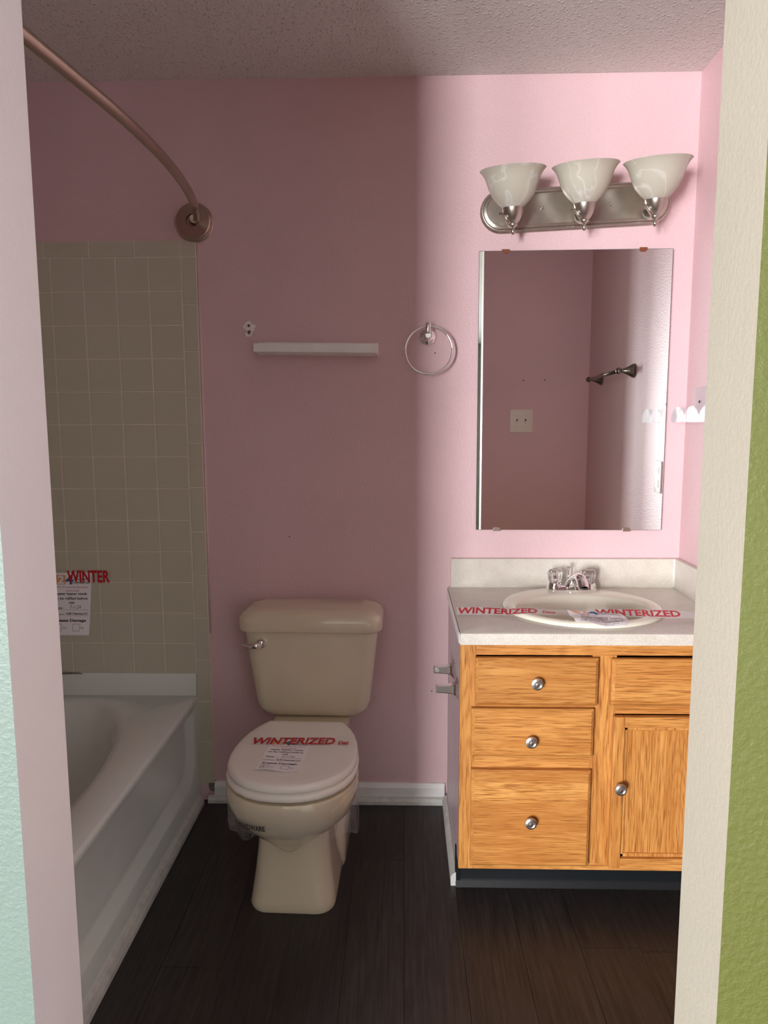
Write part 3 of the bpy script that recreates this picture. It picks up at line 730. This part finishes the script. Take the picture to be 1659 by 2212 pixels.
for sx in (-.108, .108): mk('cap_nut', *lathe([(.001, -.030), (.0035, -.029), (.0045, -.026), (.0045, -.020)], 14, (sx, 0, .0), 'y'), 'nickel', LT, smooth=True, world=False)
for sx in (-.216, .003, .219):
    cy = -.112; lean = Matrix.Translation((sx, cy, -.06)) @ Matrix.Rotation(math.radians(9), 4, 'X') @ Matrix.Translation((-sx, -cy, .06))
    arm = mk('arm', *tube([(sx, -.018, -.030), (sx, -.04, -.052), (sx, -.075, -.064), (sx, cy+.012, -.060), (sx, cy, -.052)], [.010, .0075, .007, .0075, .008], 12), 'nickel', LT, smooth=True, world=False)
    mk('cup', *xform(lathe([(.001, -.098), (.0035, -.0975), (.0075, -.093), (.0085, -.0885), (.0065, -.0835), (.0042, -.081), (.0055, -.078), (.0125, -.073), (.0145, -.069), (.0135, -.066), (.019, -.060), (.026, -.048), (.031, -.034), (.0335, -.022), (.0335, -.019), (.0315, -.019), (.028, -.036), (.001, -.04)], 32, (sx, cy, 0), 'z'), lean), 'nickel', arm, smooth=True, world=False, autosm=45)
    lf = mk('leaf_scroll', *tube([(sx-.016, cy-.020, -.066), (sx-.026, cy-.017, -.050), (sx-.034, cy-.012, -.038), (sx-.041, cy-.008, -.035), (sx-.042, cy-.007, -.041)], [.0035, .0045, .004, .003, .0018], 8), 'nickel', arm, smooth=True, world=False)
    pr = [(.028, -.022), (.034, -.019), (.048, -.006), (.063, .012), (.0735, .034), (.0795, .053), (.0855, .068), (.0925, .079), (.098, .0845), (.100, .0865), (.0985, .0880), (.094, .0850), (.0885, .0795), (.0825, .0695), (.0760, .0545), (.0700, .0345), (.0595, .0130), (.0450, -.003), (.026, -.016)]
    mk('shade', *xform(lathe(pr, 48, (sx, cy, 0), 'z', True), lean), 'alabaster', LT, smooth=True, world=False, autosm=70)

# ------------------------------------------------------------------ towel ring, shelf, wall anchors
tr_ = thing('towel_ring', 'chrome towel ring on the pink wall left of the mirror', 'towel ring', (.810, 0, 1.625))
mk('mount', *lathe([(.001, 0), (.0275, 0), (.0285, -.005), (.026, -.010), (.0215, -.013), (.016, -.016), (.0105, -.022), (.009, -.034), (.0085, -.048), (.001, -.048)], 32, (.810, 0, 1.630), 'y'), 'chrome', tr_, smooth=True, autosm=40)
mk('post', *lathe([(.001, -.017), (.0075, -.017), (.0088, -.014), (.0088, .014), (.0075, .017), (.001, .017)], 20, (.810, -.048, 1.653), 'z'), 'chrome', tr_, smooth=True, autosm=40)
mk('neck', *tube([(.810, -.030, 1.632), (.810, -.046, 1.650)], .0078, 14), 'chrome', tr_, smooth=True)
rc = Vector((.8125, -.048, 1.582)); R_ = .0765
mk('ring', *loft([[rc+Vector(((R_+.0036*math.cos(a_))*math.cos(t), .0036*math.sin(a_), (R_+.0036*math.cos(a_))*math.sin(t))) for a_ in [2*PI*k/10 for k in range(10)]] for t in [2*PI*i/72 for i in range(72)]], close=True), 'chrome', tr_, smooth=True)

sh = thing('ledge_shelf', 'small white ledge shelf on the pink wall above the toilet', 'shelf', (.447, 0, 1.588), (0, math.radians(.9), 0))
hw = .199
mk('front_rail', *boxg(-hw, hw, -.090, -.074, -.014, .013, .001, 1), 'white', sh, world=False)
mk('board', *boxg(-hw, hw, -.074, -.012, -.014, -.002, .0008, 1), 'white', sh, world=False)
mk('back_rail', *boxg(-hw, hw, -.012, -.0003, -.016, .025, .001, 1), 'white', sh, world=False)

def blob(cx, cz, rx, rz, n, seed, y=-.0012):
    random.seed(seed); pts = []
    for k in range(n):
        t = 2*PI*k/n; q = 1+random.uniform(-.28, .22); pts.append((cx+rx*q*math.cos(t), cz+rz*q*math.sin(t)))
    return [(x, y, z) for x, z in pts]+[(x, .0005, z) for x, z in pts], [list(range(n))]+[[k, (k+1) % n, n+(k+1) % n, n+k] for k in range(n)]
mk('paint_scar', *blob(.217, 1.668, .019, .016, 18, 2), 'scar', wall_back)
mk('paint_scar', *blob(.216, 1.644, .011, .010, 16, 5), 'scar', wall_back)
for k, (x, z, lb) in enumerate(((.2165, 1.671, 'small round plastic wall anchor in the pink wall, the upper of two'), (.2165, 1.648, 'small round plastic wall anchor just above the shelf end, the lower of two'))):
    an = thing('wall_anchor', lb, 'wall anchor', (x, 0, z), group='wall anchors over the shelf')
    mk('flange', *lathe([(.0022, -.003), (.0046, -.0035), (.0052, -.001), (.0052, .0)], 18, (x, 0, z), 'y', False), 'plug', an, smooth=True)
    mk('bore', *lathe([(.001, -.0015), (.0026, -.0015), (.0026, 0)], 14, (x, 0, z), 'y'), 'dark', an)
for i, (x, z) in enumerate(((.338, .962), (.829, .412), (.835, 1.578))):
    mk('nail_hole', *lathe([(.0008, -.0008), (.002, -.0008), (.0024, .0003)], 8, (x, 0, z), 'y'), 'dark', wall_back)
for x, z in ((1.320, 1.577), (1.433, 1.578)):
    mk('nail_hole', *lathe([(.001, YF+.0008), (.0035, YF+.0008), (.004, YF-.0003)], 8, (x, 0, z), 'y'), 'dark', wall_front)

# ------------------------------------------------------------------ things on the right wall and the front wall (seen in the mirror)
tb = thing('towel_bar', 'nickel towel bar with flared posts on the right wall', 'towel bar', (XR, -.90, 1.56))
BY0, BY1, BZ, BXo = -.66, -1.22, 1.562, .072
for y in (BY0, BY1):
    po = mk('post', *lathe([(.001, XR), (.029, XR), (.0295, XR-.004), (.027, XR-.006), (.0275, XR-.009), (.022, XR-.018), (.0135, XR-.034), (.009, XR-.048), (.0082, XR-.054), (.001, XR-.056)], 28, (0, y, BZ), 'x'), 'nickel_bar', tb, smooth=True, autosm=40)
    mk('ball', *lathe([(.001, -.0135)]+[(.0135*math.sin(PI*k/10), -.0135*math.cos(PI*k/10)) for k in range(1, 10)]+[(.001, .0135)], 20, (XR-.064, y, BZ), 'z'), 'nickel_bar', po, smooth=True)
mk('bar', *tube([(XR-.064, BY0, BZ), (XR-.064, BY1, BZ)], .0075, 16), 'nickel_bar', tb, smooth=True)

sw = thing('light_switch', 'white double toggle switch plate on the front wall, reflected in the mirror', 'light switch', (1.313, YF, 1.361))
mk('plate', *boxg(1.251, 1.375, YF, YF+.006, 1.300, 1.422, .003, 2), 'plate', sw, smooth=True, autosm=40)
for x in (1.290, 1.336):
    mk('slot', *boxg(x-.0042, x+.0042, YF+.005, YF+.0064, 1.351, 1.371), 'dark', sw)
    mk('toggle', *boxg(x-.0036, x+.0036, YF+.005, YF+.016, 1.3512, 1.363, .001, 1), 'plate', sw)
    for z in (1.331, 1.391): mk('screw', *lathe([(.001, YF+.0075), (.003, YF+.007), (.0034, YF+.005)], 10, (x, 0, z), 'y'), 'satin', sw)
ou = thing('wall_outlet', 'pale wall outlet on the right wall beside the mirror', 'outlet', (XR, -.29, 1.147))
mk('plate', *boxg(XR-.006, XR, -.325, -.255, 1.088, 1.206, .003, 2), 'plate', ou, smooth=True, autosm=40)
for z in (1.172, 1.122): 
    rr = mk('socket', *boxg(XR-.008, XR-.005, -.307, -.273, z-.014, z+.014, .001, 1), 'plate', ou)
    mk('slots', *merge(boxg(XR-.0084, XR-.0076, -.300, -.297, z-.006, z+.006), boxg(XR-.0084, XR-.0076, -.284, -.281, z-.006, z+.006)), 'dark', rr)
# clear scalloped tray with a back plate
tray = thing('clear_tray', 'clear plastic scalloped tray mounted on the right wall beside the mirror', 'tray', (XR, -.17, 1.348))
TX0, TX1, TY0, TY1, TZ = XR-.055, XR-.0015, -.345, -.018, 1.349
def scal(n=3, per=14):
    top = []
    for i in range(n):
        for k in range(per+(1 if i == n-1 else 0)):
            q = k/per; top.append((TY1+(TY1-TY0)*-(i+q)/n, TZ+.018+.030*math.sin(PI*q)**.8))
    return top
top = scal(); nT = len(top)
V = [(TX0, y, TZ) for y, z in top]+[(TX0, y, z) for y, z in top]+[(TX0+.0025, y, TZ) for y, z in top]+[(TX0+.0025, y, z) for y, z in top]
Fc = []
for k in range(nT-1):
    Fc += [[k, k+1, nT+k+1, nT+k], [2*nT+k, 3*nT+k, 3*nT+k+1, 2*nT+k+1], [nT+k, nT+k+1, 3*nT+k+1, 3*nT+k], [k, 2*nT+k, 2*nT+k+1, k+1]]
Fc += [[0, nT, 3*nT, 2*nT], [nT-1, 3*nT-1, 4*nT-1, 2*nT-1]]
mk('front_lip', V, Fc, 'acryl_sheet', tray)
mk('tray_floor', *boxg(TX0, TX1, TY0, TY1, TZ-.003, TZ), 'acryl_sheet', tray)
mk('end_wall', *boxg(TX0, TX1, TY1-.002, TY1, TZ, TZ+.046), 'acryl_sheet', tray)
mk('end_wall', *boxg(TX0, TX1, TY0, TY0+.002, TZ, TZ+.046), 'acryl_sheet', tray)
bp = mk('back_plate', *boxg(XR-.004, XR-.0005, -.275, -.07, TZ, 1.457, .001, 1), 'acryl_sheet', tray)
for y in (-.115, -.23): mk('screw', *lathe([(.001, XR-.006), (.004, XR-.0055), (.0045, XR-.003)], 12, (0, y, 1.411), 'x'), 'dark', bp)

# ------------------------------------------------------------------ winterizing tape and notice tags
def lift(g, fn, off=0.0006): return [fn(v.x, v.y, off) for v in g[0]], g[1]
def tag_sheet(root, W_, H_, fn, nx=10, ny=14, clip=None):
    """paper notice W_ x H_ (u right, v up), printed; fn(u, v, off) gives the local position"""
    pv = grid2(0, W_, 0, H_, nx, ny)
    o = mk('paper', [fn(v.x, v.y, 0) for v in pv[0]], pv[1], 'paper', root, world=False)
    md = o.modifiers.new('t', 'SOLIDIFY'); md.thickness = .0004; md.offset = -1
    s = W_/.125; k = H_/.2
    def tx(body, u0, u1, v0, h, bold=.006, shear=0.0):
        return shift(text_geo(body, width=(u1-u0)*s, height=h*s*k**.5, bold=bold, shear=shear), u0*s, v0*k*s**.0)
    blue = [tx('4', .040, .066, .163, .030, .03)]
    orange = [shift(rect2(0, 0, .036*s, .030*k), .004*s, .163*k)]
    wht = [tx('2', .014, .036, .165, .026, .03)]
    black = [tx('ASSET', .068, .090, .186, .006, .01), tx('MANAGEMENT', .068, .118, .176, .006, .01), tx('CORPORATION', .064, .120, .165, .007, .02),
             tx('water heater needs', .012, .112, .129, .0085, .02), tx('to be refilled before', .008, .115, .114, .0085, .02), tx('use', .054, .072, .101, .006, .02),
             tx('Date:', .010, .035, .082, .010, .012), tx('7-1-24', .058, .094, .085, .0105, -.004, .2), shift(rect2(0, 0, .082*s, .0007), .036*s, .081*k),
             tx('Contractor:', .006, .042, .064, .0065, .0), tx("SLM' Cleaning LLC", .046, .118, .064, .0085, .03), shift(rect2(0, 0, .074*s, .0006), .044*s, .0622*k),
             tx('Freeze Damage', .010, .112, .040, .0115, .03), tx('Yes', .036, .050, .020, .006, 0), tx('No', .096, .106, .020, .006, 0)]
    for u0 in (.010, .070):
        u0 *= s; v0 = .013*k; a_, b_, t = .022*s, .022*k, .0009
        black += [shift(rect2(0, 0, a_, t), u0, v0), shift(rect2(0, 0, a_, t), u0, v0+b_), shift(rect2(0, 0, t, b_), u0, v0), shift(rect2(0, 0, t, b_), u0+a_, v0)]
    black.append(tx('X', .014, .026, .016, .016, -.005, .3))
    pink = [tx('This Property has been', .010, .116, .150, .0075, .0), tx('winterized', .042, .086, .140, .0065, .0)]
    for nm, gs, off in (('orange', orange, .0003), ('paper', wht, .0006), ('blue', blue, .0006), ('black', black, .0004), ('pink', pink, .0004)):
      for g in gs:
        g = lift(g, fn, off)
        mk('lettering' if nm in ('black', 'pink') else 'emblem', *g, 'paper' if nm == 'paper' else 'ink_'+nm, root, world=False)
def tape_strip(root, L, W_, fn, mat, texts, nx=40):
    pv = grid2(0, L, 0, W_, nx, 3)
    o = mk('strip', [fn(v.x, v.y, .0008) for v in pv[0]], pv[1], mat, root, world=False, smooth=True)
    for body, u0, u1, v0, h, shear in texts:
        g = rect2(u0, v0, u1, v0+h) if body == '_' else shift(text_geo(body, width=u1-u0, height=h, bold=.03, shear=shear), u0, v0)
        mk('lettering', *lift(g, fn, .0014), 'ink_red', root, world=False)

# on the tile above the tub
t1 = thing('notice_tag', 'white winterizing notice taped to the tile above the bathtub', 'notice tag', (-.507, -.0085, .614))
tag_sheet(t1, .134, .222, lambda u, v, o: Vector((u+.02*(v/.222-.0), -.0008-o-.004*max(0, 1-v/.07)**2, v)))
t1b = thing('winterized_tape', 'red lettered clear tape cut off after WINTER on the tile above the bathtub', 'tape', (-.62, -.0093, .796))
tape_strip(t1b, .335, .054, lambda u, v, o: Vector((u, -.001-o, v)), 'tape2', [('WINTER', .181, .331, .006, .043, 0)], 6)
# on the toilet lid
ZL = .4245
t2 = thing('notice_tag', 'white winterizing notice lying on the closed toilet lid', 'notice tag', (.330, -.612, ZL), (0, 0, math.radians(-4)))
tag_sheet(t2, .118, .192, lambda u, v, o: Vector((u, v, .0004+o+.006*max(0, 1-v/.05)**2*(.5+.5*math.sin(u*55)))))
t2b = thing('winterized_tape', 'clear tape lettered WINTERIZED in red stretched across the toilet lid', 'tape', (.255, -.462, ZL+.0006), (0, 0, math.radians(.6)))
tape_strip(t2b, .33, .054, lambda u, v, o: Vector((u, v, o+.0003+.012*max(0, 1-u/.035)**2)), 'tape2', [('WINTERIZED', .034, .275, .005, .043, .15), ('Dat', .284, .315, .005, .022, .1)])
# across the sink
TLZ = ZCN+.0145
def sink_tape(u, v, o):
    q = u/.74; tilt = .30 + .18*math.sin(q*9+1.2)
    z = .8*0+TLZ + .0015*math.sin(q*14) - (.0085 if q < .2 else .0085*max(0, 1-(q-.2)/.08)) * 1.0 - (.011*max(0, (q-.84)/.16))
    return Vector((u, v*math.cos(tilt)+.006*math.sin(q*8), z-ZCN + v*math.sin(tilt)*.5+o))
t3b = thing('winterized_tape', 'clear tape lettered WINTERIZED twice stretched across the sink', 'tape', (.882, -.402, ZCN), (0, 0, math.radians(-5.0)))
tape_strip(t3b, .74, .050, sink_tape, 'tape', [('WINTERIZED', .004, .232, .006, .040, .1), ('Date', .246, .282, .010, .022, .1), ('_', .285, .36, .008, .0015, 0), ('WINTERIZED', .395, .628, .006, .040, .1)], 60)
t3 = thing('notice_tag', 'crumpled white winterizing notice hanging from the tape over the sink', 'notice tag', (1.27, -.46, ZCN))
def sink_sheet(u, v, o):
    p, q = u/.125, v/.15
    TLp, TRp, BRp, BLp = Vector((1.200, -.392, .807)), Vector((1.338, -.440, .808)), Vector((1.322, -.556, .8065)), Vector((1.197, -.512, .8085))
    P = (BLp*(1-p)+BRp*p)*(1-q) + (TLp*(1-p)+TRp*p)*q
    P = P + Vector((.018*math.sin(q*3)*(p > .0), -.010*math.sin(p*5.5)*(1-q), .0045*math.sin(p*7+q*3)*(1-q)+.003*math.sin(q*8)+o*1.6))
    return P - Vector((1.27, -.46, ZCN))
tag_sheet(t3, .125, .15, sink_sheet)
